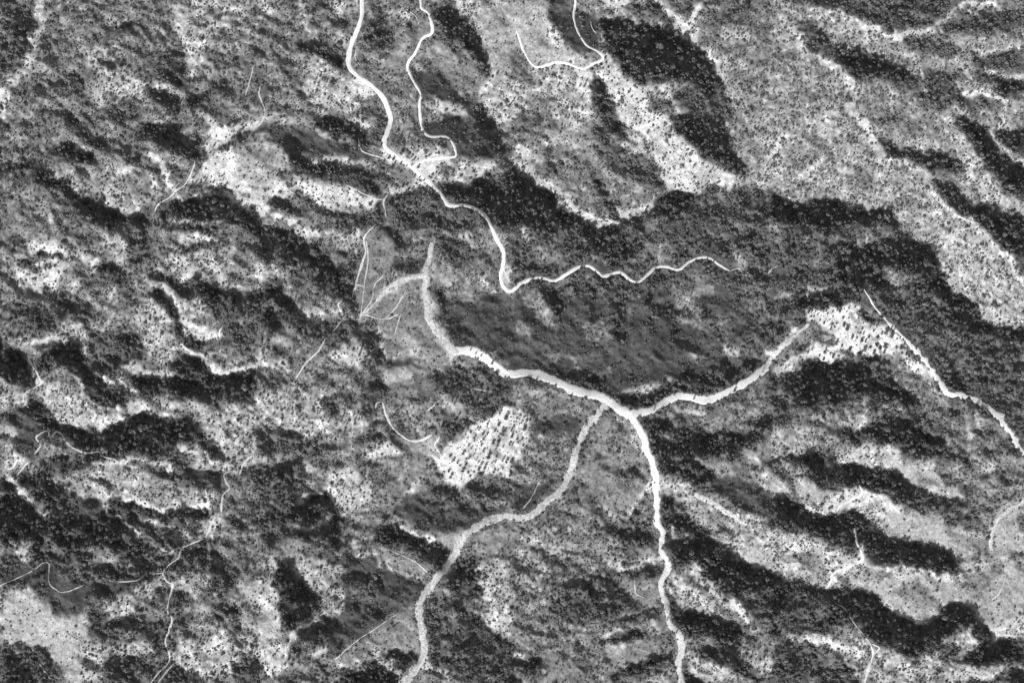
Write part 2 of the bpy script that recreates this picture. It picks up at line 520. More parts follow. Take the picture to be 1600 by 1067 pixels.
COVER['C3'] = '''
m 0,0 1199,0 1199,1067 0,1067
G 40,100 240,130 280,200 120,180
k 50,0 310,0 350,50 480,70 620,100 720,150 860,200 960,240 1020,340 900,330 740,270 640,240 500,190 420,150 280,160 220,120
f 640,110 960,240 1020,340 900,330 740,270 640,200
B 310,0 500,0 510,60 400,60 350,40
G 520,0 700,0 960,200 840,200 700,140 610,90 540,50
f 740,0 950,0 960,80 860,70
s 800,60 1199,0 1199,200 1060,300 1000,240 940,200
b 970,40 1100,10 1060,80 970,90
B 210,245 300,200 430,160 560,210 630,260 560,280 460,230 330,270 260,275
w/26 440,175 540,215 620,262
G 480,280 640,250 740,280 860,340 1020,400 1010,470 880,470 770,430 680,430 600,400 540,350
g 800,340 1010,400 1020,460 900,440
k 0,190 100,200 250,280 420,270 470,330 560,390 680,430 780,425 860,470 920,540 850,555 750,520 640,525 500,500 450,440 320,420 200,370 60,350 0,330
b/24 180,240 250,275
b 0,345 200,385 400,440 420,500 330,530 280,610 200,600 100,570 0,500
B/30 20,380 160,470 300,540
s 120,470 260,500 280,560 180,540
G 480,600 640,560 840,560 960,700 860,700 800,720 730,770 600,750 520,670 400,610 340,560
B/20 440,500 560,525 740,525 860,572
b/24 860,570 960,540 1030,500
g 640,590 760,600 800,700 680,690 620,640
b/16 760,640 800,700 830,715
b/14 560,700 640,750 740,770
k 0,530 90,590 250,632 420,612 500,660 560,740 720,775 860,712 960,722 1040,840 960,850 840,900 660,920 520,890 420,800 300,830 150,820 60,860 0,850
f 40,680 250,650 270,740 180,820 60,850 0,800
s 180,720 260,690 250,760
k 920,860 1060,870 1180,850 1199,960 1060,962 940,965
b 800,850 940,820 1000,880 880,960 800,930
f 800,880 900,880 900,960 820,960
G 1040,480 1060,330 1150,230 1199,210 1199,560 1160,560 1120,500
B 1040,790 1199,560 1199,850 1060,860 1000,780
G 960,700 1040,580 1120,520 1199,560 1199,700 1060,820 1000,780
s/20 1040,500 1199,480
g 900,560 1080,500 1120,540 1000,640 960,680
w/14 980,475 1030,482
B 820,1000 920,970 1100,960 1150,990 1040,1040 840,1067
k 1040,1050 1199,1000 1199,1067 900,1067
f 60,870 240,880 330,930 440,1000 420,1067 0,1067 0,940
b 100,860 240,820 320,880 480,910 440,935 280,895 140,890
B/20 210,850 300,900 440,925
b 520,900 760,920 840,1000 760,1050 640,1000 560,960
s/30 560,1000 700,1050
B/40 560,960 660,1010
'''
# fine ridge lines and gullies, crest light and gully shadow painted in their tone
COVER['X'] = '''
k/24 110,530 190,575 240,620 290,650 400,700 440,690
k/26 640,640 720,680 800,720 900,760 980,800 1040,860 1070,920 1110,960
k/20 430,400 500,420 560,470 600,490
k/16 490,210 530,235 580,265
k/16 460,280 510,310 550,325
k/12 220,350 235,385
k/14 240,410 290,425 320,440
L/9 130,520 190,555 240,595
L/9 470,500 500,540 540,590
L/12 380,640 440,655
k/22 480,860 540,890 580,920
k/18 600,870 660,900 740,930
L/18 500,890 545,930 570,980 590,1010 640,1030
k/22 1010,370 1060,380 1110,410 1140,450
k/26 900,480 960,520 1050,540 1130,560 1180,610
L/9 230,440 270,470 300,482
L/8 255,402 300,425
B/22 130,0 125,80 95,130 80,200 30,260 15,340
L/7 310,100 320,170 300,250
L/8 320,190 350,195
k/8 318,205 355,210
L/8 325,170 360,165
L/9 50,760 150,770 200,790
k/8 60,785 190,800
L/9 40,812 180,818
L/9 60,848 160,852
k/8 60,830 150,834
L/9 560,690 640,708 720,700
k/9 560,712 660,724 720,716
L/8 560,742 660,752
k/9 570,766 700,768
L/9 720,880 820,900
k/40 800,930 880,900 900,980 840,1010
k/14 600,330 640,300 690,275
w 625,505 645,440 655,365 700,405 790,385 830,370 805,412 725,440 690,470
w 585,590 620,505 740,485 745,565 800,598 875,560 885,600 810,662 735,650 700,600 640,585
k/12 600,590 650,592 720,605
n 735,475 760,432 820,420 872,448 882,520 862,570 800,592 750,568
k/10 660,480 700,470 745,440 800,410
L/12 830,640 900,690 960,715 1015,722
w 1205,450 1260,490 1310,500 1350,515 1352,550 1300,552 1235,512
B/30 1290,480 1400,490
'''
COVER['Y'] = '''
L/7 330,515 380,560 450,610 540,670
k/12 347,505 400,543 470,588 552,650
L/7 440,552 520,582 600,612
k/12 452,538 530,568 610,598
L/9 20,430 70,490 130,535
k/20 1000,450 1030,520 1060,560
L/14 920,470 960,490 1000,480
k/24 890,580 960,610 1040,590
L/9 1230,565 1300,600 1340,630
k/30 1220,595 1300,635 1370,690
B/22 840,690 855,760 865,860
k/18 862,690 885,760 910,830
k/12 1090,790 1140,830 1180,850
k/16 1390,800 1480,860 1600,960
L/12 1500,700 1520,780 1560,860
k/18 400,240 440,235 540,240 640,290
L/9 350,268 430,228 540,228
k/14 650,98 700,122 760,118 820,92
L/10 660,85 710,108 760,100 850,70
f 800,380 930,380 930,600 850,650 780,560
k/12 1010,660 1080,676 1180,668
L/8 1070,664 1180,664
'''
COVER['T'] = '''
k/10 1150,430 1200,460 1290,490 1330,480
L/12 820,500 850,440 870,400
L/12 900,560 940,520 960,495
k/18 420,930 430,1040
k/16 330,940 320,1040
k/14 240,900 250,1000
k/16 490,920 500,1040
k/14 130,920 140,1010
k/16 590,950 640,1050
k/70 1040,840 1100,850
w/40 930,985 1000,1010 1060,970
k/16 250,560 300,640 360,700
L/8 1280,230 1290,290
s/20 650,620 700,740
s/26 780,680 830,760
'''
COVER['Z'] = '''
k/10 290,722 380,727 450,712
L/9 250,695 350,702 440,692
k/10 380,852 440,842
L/9 300,910 400,890
k/12 300,930 420,902
k/18 510,545 560,580 620,630 690,670
L/10 560,700 620,750 680,800 740,880
k/22 500,830 560,870 640,880 700,900
L/9 740,350 800,420 860,480
k/9 765,350 845,425 900,480
L/9 690,560 760,605 820,660
L/14 990,520 1040,480 1085,450
L/14 1100,480 1200,530
L/12 970,770 1010,720 1080,690 1100,650
L/10 1300,712 1370,742
k/60 900,60 1000,110
w/24 870,66 930,45 1000,22 1060,4
B/40 825,88 880,62
B/30 1180,10 1250,60 1300,110
k/10 60,640 150,680
L/8 50,625 150,665
k/10 150,760 260,780
'''
# ------------------------------------------------------------------ fields on a 2 m grid
GS = 2.0; PAD = 130
W0, H0 = 801, 535
NW, NH = W0+2*PAD, H0+2*PAD
ky = np.fft.fftfreq(NH, GS)*2*np.pi; kx = np.fft.rfftfreq(NW, GS)*2*np.pi
KX, KY = np.meshgrid(kx, ky)
def fnoise(wl, sharp=1.0):
    k = np.sqrt(KX**2+KY**2); k0 = 2*np.pi/wl
    n = np.fft.irfft2(np.fft.rfft2(rng.standard_normal((NH, NW)))*np.exp(-(k/k0)**2*sharp), s=(NH, NW))
    return (n-n.mean())/n.std()
def band(wl):
    n = fnoise(wl)-0; m = n-blur(n, wl*.5); return m/m.std()
def blur(a, s):
    return np.fft.irfft2(np.fft.rfft2(a)*np.exp(-.5*(KX**2+KY**2)*s*s), s=a.shape)
inn = (slice(PAD, PAD+H0), slice(PAD, PAD+W0))
uu, vv = np.meshgrid(np.arange(W0)*GS, np.arange(H0)*GS)
wu = (fnoise(80)*2.4+fnoise(34)*2.2+fnoise(12)*2.2)[inn]; wv = (fnoise(80)*2.4+fnoise(34)*2.2+fnoise(12)*2.2)[inn]
U, V = uu+wu, vv+wv
slope = np.zeros((H0, W0)); alb = np.full((H0, W0), .2); den = np.full((H0, W0), .6); rad = np.full((H0, W0), 1.8)
def box(p, m):
    xs = [a for a, b in p]; ys = [b for a, b in p]
    x0 = max(0, int((min(xs)-m)/GS)); x1 = min(W0, int((max(xs)+m)/GS)+2)
    y0 = max(0, int((min(ys)-m)/GS)); y1 = min(H0, int((max(ys)+m)/GS)+2)
    return slice(y0, y1), slice(x0, x1)
def poly_mask(p, X, Y):
    m = np.zeros(X.shape, bool); n = len(p)
    for i in range(n):
        (xa, ya), (xb, yb) = p[i], p[(i+1) % n]
        if ya == yb: continue
        m ^= ((ya > Y) != (yb > Y)) & (X < (xb-xa)*(Y-ya)/(yb-ya)+xa)
    return m
def seg_dist(p, X, Y):
    d = np.full(X.shape, 1e9)
    for (xa, ya), (xb, yb) in zip(p[:-1], p[1:]):
        L = (xb-xa)**2+(yb-ya)**2+1e-9
        t = np.clip(((X-xa)*(xb-xa)+(Y-ya)*(yb-ya))/L, 0, 1)
        d = np.minimum(d, np.hypot(X-xa-t*(xb-xa), Y-ya-t*(yb-ya)))
    return d
strokes = np.zeros((H0, W0), bool)
def put(kind, s, m):
    S, A, D, Q = KIND[kind]
    slope[s][m] = S; alb[s][m] = A; den[s][m] = D; rad[s][m] = Q
for sh in COVER:
    ox, oy = SHEET[sh]
    for ln in COVER[sh].strip().splitlines():
        head, body = ln.split(' ', 1); p = pts(sh, body)
        if '/' in head:
            kd, wd = head.split('/'); wd = float(wd)*(.5 if sh in 'XYTZ' else K)/2
            if kd in 'bB' and wd < 4.2: kd = 'L'
            s = box(p, wd+14); mm = seg_dist(p, U[s], V[s]) < wd; put(kd, s, mm); strokes[s][mm] = True
        else:
            # outlines that touch a sheet edge run on a little so that sheets join up
            s = box(p, 14)
            sx, sy = slice(None), slice(None)
            m = poly_mask(p, U[s], V[s])
            put(head, s, m)
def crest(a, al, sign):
    # slope shading put into the cover: sharp dark edge, gradual brightening southward
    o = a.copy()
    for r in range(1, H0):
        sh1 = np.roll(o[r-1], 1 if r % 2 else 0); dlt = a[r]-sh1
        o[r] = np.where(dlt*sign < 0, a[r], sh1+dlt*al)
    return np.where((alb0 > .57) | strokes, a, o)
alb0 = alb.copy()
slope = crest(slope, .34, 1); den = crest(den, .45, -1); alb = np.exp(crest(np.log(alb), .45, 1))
def pad(a): return np.pad(a, PAD, mode='reflect')
slope, alb, den, rad = map(pad, (slope, alb, den, rad))
# relief: heights whose slope along the light matches the surveyed slopes (least squares, solved by Fourier)
sh_, ch_ = math.sin(R(SHADOW_AZ)), math.cos(R(SHADOW_AZ))
g = blur(slope, 3.2)*1.2; g = g + band(60)*.06
g -= g.mean()
KD = KX*sh_-KY*ch_; KP = KX*ch_+KY*sh_
Zf = (-1j*KD)*np.fft.rfft2(g)/(KD**2+.12*KP**2+1/150.0**2)
Z = np.fft.irfft2(Zf, s=(NH, NW))
Z0 = Z+0
KA, KB = KX*math.cos(R(20))+KY*math.sin(R(20)), -KX*math.sin(R(20))+KY*math.cos(R(20))
def grain(wl, st=1.45):
    # band noise drawn out along the run of the ridges (west-north-west to east-south-east)
    k = np.sqrt((KA*st)**2+(KB*1.0)**2); k0 = 2*np.pi/wl
    n = np.fft.irfft2(np.fft.rfft2(rng.standard_normal((NH, NW)))*np.exp(-(k/k0)**2)*(1-np.exp(-(k*wl*.5)**2/2)), s=(NH, NW))
    return n/n.std()
def ridged(wl):
    # branching gullies: sharp valley floors and sharp crests from folded noise
    a = np.abs(band(wl)); a = a-a.mean(); c = -np.abs(grain(wl*.95)); c = c-c.mean()
    return blur(.5*a+.85*c, .7)
AU, AV = np.meshgrid((np.arange(NW)-PAD)*GS, (np.arange(NH)-PAD)*GS)
amp = np.where(AU < 560, 1.15, 1.0); amp[(AU > 1080) & (AV < 330)] = .62; amp[(AU > 640) & (AU < 1180) & (AV > 330) & (AV < 620)] = .8
amp = blur(amp, 45)
flat = np.clip(1.15-alb*.95, .35, 1)*np.clip(.45+blur(den, 6)*.8, .5, 1)
Z += amp*flat*(2.9*ridged(72)+2.6*ridged(38)+1.3*ridged(18)) + band(8)*.16
kn = np.hypot(AU-403, AV-252); dome = 7*np.clip(1-(kn/40)**2, 0, 1)**.6; Z0 = Z0+blur(Z-Z0, 14); Z += dome; Z0 -= Z.min(); Z -= Z.min()
alb = np.exp(blur(np.log(alb), 1.5))
soft = np.clip((.9-alb)/.4, .6, 1)*np.clip(.25+blur(den, 3)*1.2, .3, 1)
alb = alb*np.exp(soft*(.13*band(44)+.13*band(15)+.20*band(7))); alb = np.clip(alb, .03, .9)
den = np.clip(blur(den, 1.5)*(1+.42*band(34)+.55*band(13)), 0, 1)
rad = blur(rad, 2)
# ------------------------------------------------------------------ roads, tracks and firebreaks
clear = np.zeros((H0, W0), bool)
def curve(p, step=2.2):
    p = np.array(p, float)
    for e, q in ((0, 1), (-1, -2)):      # lines that leave the sheet run on beyond it
        x, y = p[e]
        if x < 5 or x > 1595 or y < 5 or y > 1062:
            d = p[e]-p[q]; d = d/np.hypot(*d); n = p[e]+d*120
            p = np.vstack([n, p]) if e == 0 else np.vstack([p, n])
    P0 = np.vstack([2*p[0]-p[1], p, 2*p[-1]-p[-2]]); out = []
    for i in range(1, len(P0)-2):
        a, b, c, d = P0[i-1:i+3]; n = max(2, int(np.hypot(*(c-b))/step))
        t = np.linspace(0, 1, n, endpoint=False)[:, None]
        out.append(.5*((2*b)+(c-a)*t+(2*a-5*b+4*c-d)*t*t+(3*b-a-3*c+d)*t**3))
    return np.vstack(out+[P0[-2][None]])
def J(*a):
    r = []
    for sh, s in a: r += pts(sh, s)
    return r
LINES = []
LINES.append(('firebreak', J(('B1','930,575 1000,580 1060,602 1110,640 1160,680'),('B2','0,683 80,680 160,702 230,732 300,762 400,785 450,812 510,852 565,885')), 15, 15, 'break', .10, 'white cleared firebreak running along the ridge west of the fork'))
LINES.append(('firebreak', J(('B2','545,875 600,868 660,850 740,803 790,787 850,800 920,803 1000,777 1060,742 1120,706 1199,655')), 14, 13, 'break', .14, 'white cleared firebreak running east from the fork'))
LINES.append(('firebreak', J(('B2','550,875 590,930 620,980'),('B2','635,1050'),('C2','655,20 668,80 674,170 682,230 677,310 705,360 700,420')), 13, 9.5, 'break', .26, 'pale firebreak running south along the ridge from the fork'))
LINES.append(('firebreak', J(('C2','702,405 700,420 702,460 733,510 716,555 698,600 705,650 725,710 735,780 780,840 790,920 780,980 795,1067')), 10, 11, 'worn', .24, 'greyer lower stretch of the southern ridge firebreak'))
LINES.append(('firebreak', J(('B2','440,825 380,900 330,970 295,1060'),('C2','300,0 275,70 240,150 160,222 110,270 60,290 0,287'),('C1','1150,285 1060,320 980,380 940,450 890,520 850,570 815,620 765,690 768,740 780,840 785,940 730,1020 690,1067')), 14, 12.5, 'grey', .2, 'grey grassy firebreak curving down to the south-west'))
LINES.append(('firebreak', J(('B3','450,288 500,370 560,440')), 2.5, 5, 'break', .3, 'thin white upper end of the eastern ridge firebreak'))
LINES.append(('firebreak', J(('B3','550,430 640,520 700,580 770,670 820,750 865,790')), 6, 11.5, 'break', .42, 'ragged white firebreak on the eastern ridge below the clearing'))
LINES.append(('firebreak', J(('B3','850,782 940,790 1020,830 1090,900 1150,980 1199,1050')), 9, 10, 'break', .5, 'ragged white firebreak on the eastern ridge leaving the picture'))
LINES.append(('firebreak', J(('C2','855,180 930,215 1000,262 1062,300')), 10, 11, 'grey', .15, 'short grey firebreak east of the southern ridge line'))
LINES.append(('road', J(('A1','495,0 497,60 480,130 450,200 432,270 440,320 480,360 540,400 590,450 615,500 630,560 615,620 602,670 620,705 680,750 740,790 790,840')), 8.5, 8, 'road', .06, 'wide white road running down to the road junction'))
LINES.append(('road', J(('A1','785,835 850,890 885,940 910,965 980,962 1040,985 1080,1020 1105,1067'),('B1','1130,60 1160,120 1155,180 1145,240 1168,290'),('B2','0,297 40,265 90,240 140,235 200,248 260,215 310,185 360,178 400,205 430,228 500,210 545,240 590,255 630,225 670,190 720,182 780,197 830,160 880,140 930,145 980,180 1020,200')), 7, 5, 'road', .12, 'winding white road crossing the dark hillside eastward'))
LINES.append(('road', J(('A1','770,0 775,40 810,70 825,150 780,180 745,250 710,305 725,360 770,440 765,480 768,540 780,610 820,640 890,640 920,670 935,710 930,735 860,742 790,752 740,775')), 4.5, 5, 'road', .12, 'narrow white road looping down to the junction'))
LINES.append(('road', J(('A2','298,0 290,80 310,150 350,210 400,240 425,275 380,300 330,322 220,292 115,315 60,250 20,140')), 5, 4, 'road', .15, 'white road from the top edge to the pale clearing'))
LINES.append(('firebreak', J(('B1','825,70 812,150 795,215 800,330 808,420 850,490 940,595')), 9, 13, 'grey', .2, 'soft grey grassy strip joining the west end of the white firebreak'))
LINES.append(('firebreak', J(('B2','1170,680'),('B3','0,630 60,565 130,500 190,450')), 10, 5, 'grey', .35, 'faint end of the firebreak fading up the ridge to the white clearing'))
LINES.append(('firebreak', J(('B1','800,222 700,238 620,282 560,350')), 8, 6, 'grey', .25, 'faint grey strip curving down towards the fan of tracks'))
LINES.append(('firebreak', J(('C3','1199,215 1140,245 1080,295 1052,350 1045,440')), 9, 6, 'grey', .4, 'ragged grey strip curving in from the right edge'))
def trk(w_, *a): LINES.append(('track', J(*a), w_, w_, 'track', .34))
for w_, a in [(4, ('A1','480,650 490,700 530,720 600,745')), (2.6, ('A1','420,865 500,905 560,932 600,935')), (3.6, ('A1','640,895 600,935 605,980 610,1020')),
    (3.4, ('B1','555,-10 505,50 512,120 480,220 465,270 450,330')), (2.2, ('B1','515,60 525,150 510,250 495,380 490,420')), (3, ('B1','410,340 385,360 405,400')),
    (2.6, ('B1','395,440 360,490')), (3, ('B1','325,520 290,580 230,640 185,708')), (4.2, ('B1','560,850 565,822 590,815 602,850 630,920 680,970 730,998 780,990 825,968')),
    (4, ('B1','860,975 838,1020 862,1056')), (2.2, ('B1','500,408 560,350 600,290')), (2.2, ('B1','600,220 555,270 545,330 500,400')), (2.2, ('B1','700,300 650,380 600,430')),
    (2, ('B1','680,400 650,500')), (2.2, ('B1','500,405 600,428 670,405')), (2.4, ('B1','415,255 470,265 510,275')), (2.2, ('B1','1020,750 1080,765')), (2, ('B1','870,800 800,860')),
    (3.2, ('B0','160,1060 188,1020 170,980 222,950 235,982 262,955 290,970 312,1005 370,1045 420,1055 460,1048 472,1064')), (3.2, ('B0','112,1040 118,1064')),
    (2.4, ('C0','22,40 42,20 24,62 60,58 80,22 108,30 116,6')), (2.4, ('C0','470,0 500,10 530,15 560,40')), (2.2, ('B0','1045,460 1028,490 1032,525')),
    (3.4, ('C0','1078,75 1052,90 1062,130 1075,155 1045,190 1036,270')), (2.6, ('C0','965,155 965,190 980,232')), (5, ('C0','1010,285 985,340 962,385')),
    (2.8, ('C0','955,390 900,410 850,440 835,480 790,515 765,550 780,590 810,605 795,660 785,730 805,770 775,870 795,940 780,980 740,1020 705,1067')),
    (2.4, ('C0','850,955 800,990 740,1064')), (2.2, ('C0','0,610 80,575 160,535 200,505 230,510 230,590 260,625 300,640 400,605')), (2.4, ('C0','480,575 540,590 640,585 680,560 765,550')),
    (3.8, ('C0','1180,0 1140,40 1120,92')), (2, ('C1','370,955 480,860 545,820 660,742')), (4.0, ('C3','405,340 415,400 440,460 440,490 380,520 310,550 290,600 252,630')),
    (2.4, ('C3','310,690 360,720 400,780 440,830 480,880')), (4.2, ('C3','480,880 492,930 470,1000 455,1067')), (2.4, ('C3','480,880 520,900 500,930')),
    (4, ('C3','428,140 440,180 350,230 320,265')), 
    (2.2, ('C3','1110,580 1080,650 1040,680')), (2.2, ('B3','60,170 25,190 0,215')), (2, ('C2','575,565 580,640 630,670')), (1.8, ('C2','130,120 90,200 50,250')),
    (2, ('A0','1188,310 1170,380 1150,450')), (2.6, ('A0','725,995 740,960 800,920 830,890 870,860 905,790 915,740')), (2, ('C1','610,435 690,470 750,500 805,550')),
    (2, ('A1','470,230 465,270 490,310')), (2, ('A1','700,40 750,80 765,130')), (2, ('C0','180,970 210,1010 240,1050')), (2, ('A2','370,100 375,130 395,160')), (2.4, ('B2','1020,203 1060,190 1085,215 1115,232')), (3, ('A1','0,600 30,565 42,520 15,440 20,400')), (3, ('B0','130,612 178,690 190,730 122,770 112,812 140,850')), (3, ('C0','80,95 135,30'))]:
    trk(w_, a)

graded = np.zeros((H0, W0))
for ln_ in LINES:                    # roads and breaks are graded: the small relief is smoothed out along them
    c_ = curve(ln_[1], 6); s_ = box([tuple(q) for q in c_], 24)
    d_ = seg_dist([tuple(q) for q in c_], uu[s_], vv[s_]); h_ = max(ln_[2], ln_[3])/2
    graded[s_] = np.maximum(graded[s_], np.clip(1.4-(d_-h_)/8, 0, 1))
graded = np.pad(graded, PAD, mode='edge'); Z = Z*(1-graded)+Z0*graded
print('relief', Z.max(), Z.std())

def smp(a, u, v):
    x = np.clip(np.asarray(u, float)/GS+PAD, 0, NW-1.001); y = np.clip(np.asarray(v, float)/GS+PAD, 0, NH-1.001)
    i = x.astype(int); j = y.astype(int); fx = x-i; fy = y-j
    return (a[j, i]*(1-fx)+a[j, i+1]*fx)*(1-fy)+(a[j+1, i]*(1-fx)+a[j+1, i+1]*fx)*fy
ZM = float(Z.mean())
def P(u, v, dz=0.0):
    """survey point -> world point on the ground, allowing for relief displacement"""
    z = smp(Z, u, v); f = (CAM_H-(z-ZM))/CAM_H
    return np.stack([(np.asarray(u)-800)*f, (533.5-np.asarray(v))*f, z-ZM+dz], -1)

# ------------------------------------------------------------------ materials
def mat(name):
    m = bpy.data.materials.new(name); m.use_nodes = True
    return m, m.node_tree, m.node_tree.nodes['Principled BSDF']
def N(t, k, **kw):
    n = t.nodes.new(k)
    for a, b in kw.items(): setattr(n, a, b)
    return n
def math_(t, op, a, b):
    n = N(t, 'ShaderNodeMath', operation=op)
    for i, q in enumerate((a, b)):
        if isinstance(q, (int, float)): n.inputs[i].default_value = q
        else: t.links.new(q, n.inputs[i])
    return n.outputs[0]
def speckle(t, scale, lo, hi, detail=3):
    tc = N(t, 'ShaderNodeTexCoord'); n = N(t, 'ShaderNodeTexNoise'); n.inputs['Scale'].default_value = scale
    n.inputs['Detail'].default_value = detail; n.inputs['Roughness'].default_value = .65
    t.links.new(tc.outputs['Object'], n.inputs['Vector'])
    r = N(t, 'ShaderNodeMapRange'); r.inputs['From Min'].default_value = .32; r.inputs['From Max'].default_value = .68
    r.inputs['To Min'].default_value = lo; r.inputs['To Max'].default_value = hi
    t.links.new(n.outputs['Fac'], r.inputs['Value'])
    return r.outputs[0], n.outputs['Fac']
def earth(name, base=None, lo=.72, hi=1.28):
    m, t, b = mat(name)
    if base is None:
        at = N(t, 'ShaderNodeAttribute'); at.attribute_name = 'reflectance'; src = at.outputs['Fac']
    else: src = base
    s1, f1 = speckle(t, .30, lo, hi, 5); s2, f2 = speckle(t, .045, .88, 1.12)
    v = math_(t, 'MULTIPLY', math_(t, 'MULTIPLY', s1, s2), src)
    v = math_(t, 'MINIMUM', v, .88)
    cc = N(t, 'ShaderNodeCombineColor')
    for i in range(3): t.links.new(v, cc.inputs[i])
    t.links.new(cc.outputs[0], b.inputs['Base Color'])
    b.inputs['Roughness'].default_value = .95; b.inputs['Specular IOR Level'].default_value = .1
    bp = N(t, 'ShaderNodeBump'); bp.inputs['Strength'].default_value = .5; bp.inputs['Distance'].default_value = 1.2
    t.links.new(f1, bp.inputs['Height']); t.links.new(bp.outputs[0], b.inputs['Normal'])
    return m
M_ground = earth('hillside_earth', None, .62, 1.38); M_road = earth('pale_gravel', .82, .9, 1.1); M_track = earth('dry_track', .66, .8, 1.2)
M_break = earth('bare_firebreak', .85, .84, 1.10); M_worn = earth('worn_firebreak', .66, .7, 1.2); M_greybreak = earth('grassy_firebreak', .55, .5, 1.4)
def leafy(name, lo, hi):
    m, t, b = mat(name)
    oi = N(t, 'ShaderNodeObjectInfo'); r = N(t, 'ShaderNodeMapRange')
    r.inputs['To Min'].default_value = lo; r.inputs['To Max'].default_value = hi
    t.links.new(oi.outputs['Random'], r.inputs['Value'])
    s, f = speckle(t, 2.2, .7, 1.3)
    v = math_(t, 'MULTIPLY', r.outputs[0], s)
    cc = N(t, 'ShaderNodeCombineColor')
    for i in range(3): t.links.new(v, cc.inputs[i])
    t.links.new(cc.outputs[0], b.inputs['Base Color']); b.inputs['Roughness'].default_value = .8
    b.inputs['Specular IOR Level'].default_value = .15
    return m
M_leaf = leafy('dark_foliage', .075, .19); M_bark = earth('bark', .12)
M_leaf2 = leafy('scrub_foliage', .11, .23)

# ------------------------------------------------------------------ ground sheet
def new_obj(name, me, parent=None):
    o = bpy.data.objects.new(name, me); C.objects.link(o); o.parent = parent; return o
def grid_mesh(name, XYZ, mt, attr=None):
    nr, nc = XYZ.shape[:2]; me = bpy.data.meshes.new(name)
    idx = np.arange(nr*nc).reshape(nr, nc)
    q = np.stack([idx[:-1, :-1], idx[1:, :-1], idx[1:, 1:], idx[:-1, 1:]], -1).reshape(-1, 4).astype(np.int32)
    me.vertices.add(nr*nc); me.vertices.foreach_set('co', XYZ.reshape(-1).astype(np.float32))
    me.loops.add(q.size); me.loops.foreach_set('vertex_index', q.reshape(-1))
    me.polygons.add(len(q)); me.polygons.foreach_set('loop_start', np.arange(0, q.size, 4, dtype=np.int32))
    me.update(calc_edges=True)
    me.polygons.foreach_set('use_smooth', np.ones(len(q), bool))
    if attr is not None:
        a = me.attributes.new('reflectance', 'FLOAT', 'POINT'); a.data.foreach_set('value', attr.reshape(-1).astype(np.float32))
    me.materials.append(mt); return me
far = 6.0*1.32**np.arange(1, 26)
far = np.cumsum(far)
gu = (np.arange(NW)-PAD)*GS; gv = (np.arange(NH)-PAD)*GS
Ux = np.concatenate([gu[0]-far[::-1], gu, gu[-1]+far]); Vx = np.concatenate([gv[0]-far[::-1], gv, gv[-1]+far])
GU, GV = np.meshgrid(Ux, Vx)
zz = smp(Z, GU, GV)-ZM
outd = np.hypot(np.maximum(np.abs(GU-(gu[0]+gu[-1])/2)-(gu[-1]-gu[0])/2, 0), np.maximum(np.abs(GV-(gv[0]+gv[-1])/2)-(gv[-1]-gv[0])/2, 0))
zz = zz*np.exp(-outd/500)+(1-np.exp(-outd/900))*(60*np.sin(GU/700)*np.cos(GV/610)+30*np.sin(GU/260+GV/330))
f = (CAM_H-zz)/CAM_H
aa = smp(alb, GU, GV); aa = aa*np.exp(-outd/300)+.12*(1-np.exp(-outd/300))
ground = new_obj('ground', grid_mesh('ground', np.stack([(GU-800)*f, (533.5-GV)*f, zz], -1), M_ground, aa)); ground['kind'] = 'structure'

lift = [0.45]
def strip(name, p, w0, w1, mt, ragged=.15, label=None):
    kind_ = mt; mt = {'road': M_road, 'track': M_track, 'break': M_break, 'grey': M_greybreak, 'worn': M_worn}[mt]
    c = curve(p); n = len(c); t = np.gradient(c, axis=0); t /= np.hypot(t[:, 0], t[:, 1])[:, None]+1e-9
    nrm = np.stack([-t[:, 1], t[:, 0]], -1)
    def edge(): 
        r = rng.standard_normal(n+8); k = np.array([.1, .2, .4, .2, .1]); r = 1.5*np.convolve(r, k, 'same')[4:4+n]+.3*rng.standard_normal(n); return 1+ragged*r
    wd = np.linspace(w0, w1, n)/2
    c = c + nrm*(np.convolve(rng.standard_normal(n+12), np.ones(9)/9, 'same')[6:6+n]*min(1.0, w0*.12))[:, None]
    wd = wd*(1+.18*np.convolve(rng.standard_normal(n+12), np.ones(7)/2.6, 'same')[6:6+n]) if w0 < 5 else wd*(1+.09*np.convolve(rng.standard_normal(n+12), np.ones(7)/2.6, 'same')[6:6+n])
    for e_, (x, y) in ((0, p[0]), (1, p[-1])):
        if 5 < x < 1595 and 5 < y < 1062:
            q_ = np.arange(n) if e_ == 0 else np.arange(n)[::-1]; wd = wd*np.clip((.25 if w0 < 9 else .8)+q_/(2.0+w0*.35), 0, 1)
    wd = np.maximum(wd, .35)
    wl, wr = wd*edge(), wd*edge()
    m = max(3, int(max(w0, w1)/2.0)+2); s = np.linspace(-1, 1, m)
    off = np.where(s[None] < 0, s[None]*wl[:, None], s[None]*wr[:, None])
    uvw = c[:, None, :]+nrm[:, None, :]*off[..., None]
    lift[0] += .012
    h = lift[0]*np.ones((n, m)); h[:, 0] = h[:, -1] = -.3      # the edges dip into the soil
    xyz = P(uvw[..., 0], uvw[..., 1]); xyz[..., 2] += h
    o = new_obj(name, grid_mesh(name, xyz, mt)); o['kind'] = 'structure'
    if label: o['label'] = label
    s_ = box([tuple(q) for q in c], max(w0, w1)+4)
    cc = c[::max(1, int(3/2.2))]
    d = seg_dist([tuple(q) for q in cc], uu[s_], vv[s_]); clear[s_] |= d < (max(w0, w1)/2*{'road': 1, 'break': .80, 'grey': .55, 'worn': .8, 'track': 1.15}[kind_]+(.3 if kind_ == 'road' else 0))
    return o
for a_ in LINES: strip(*a_)

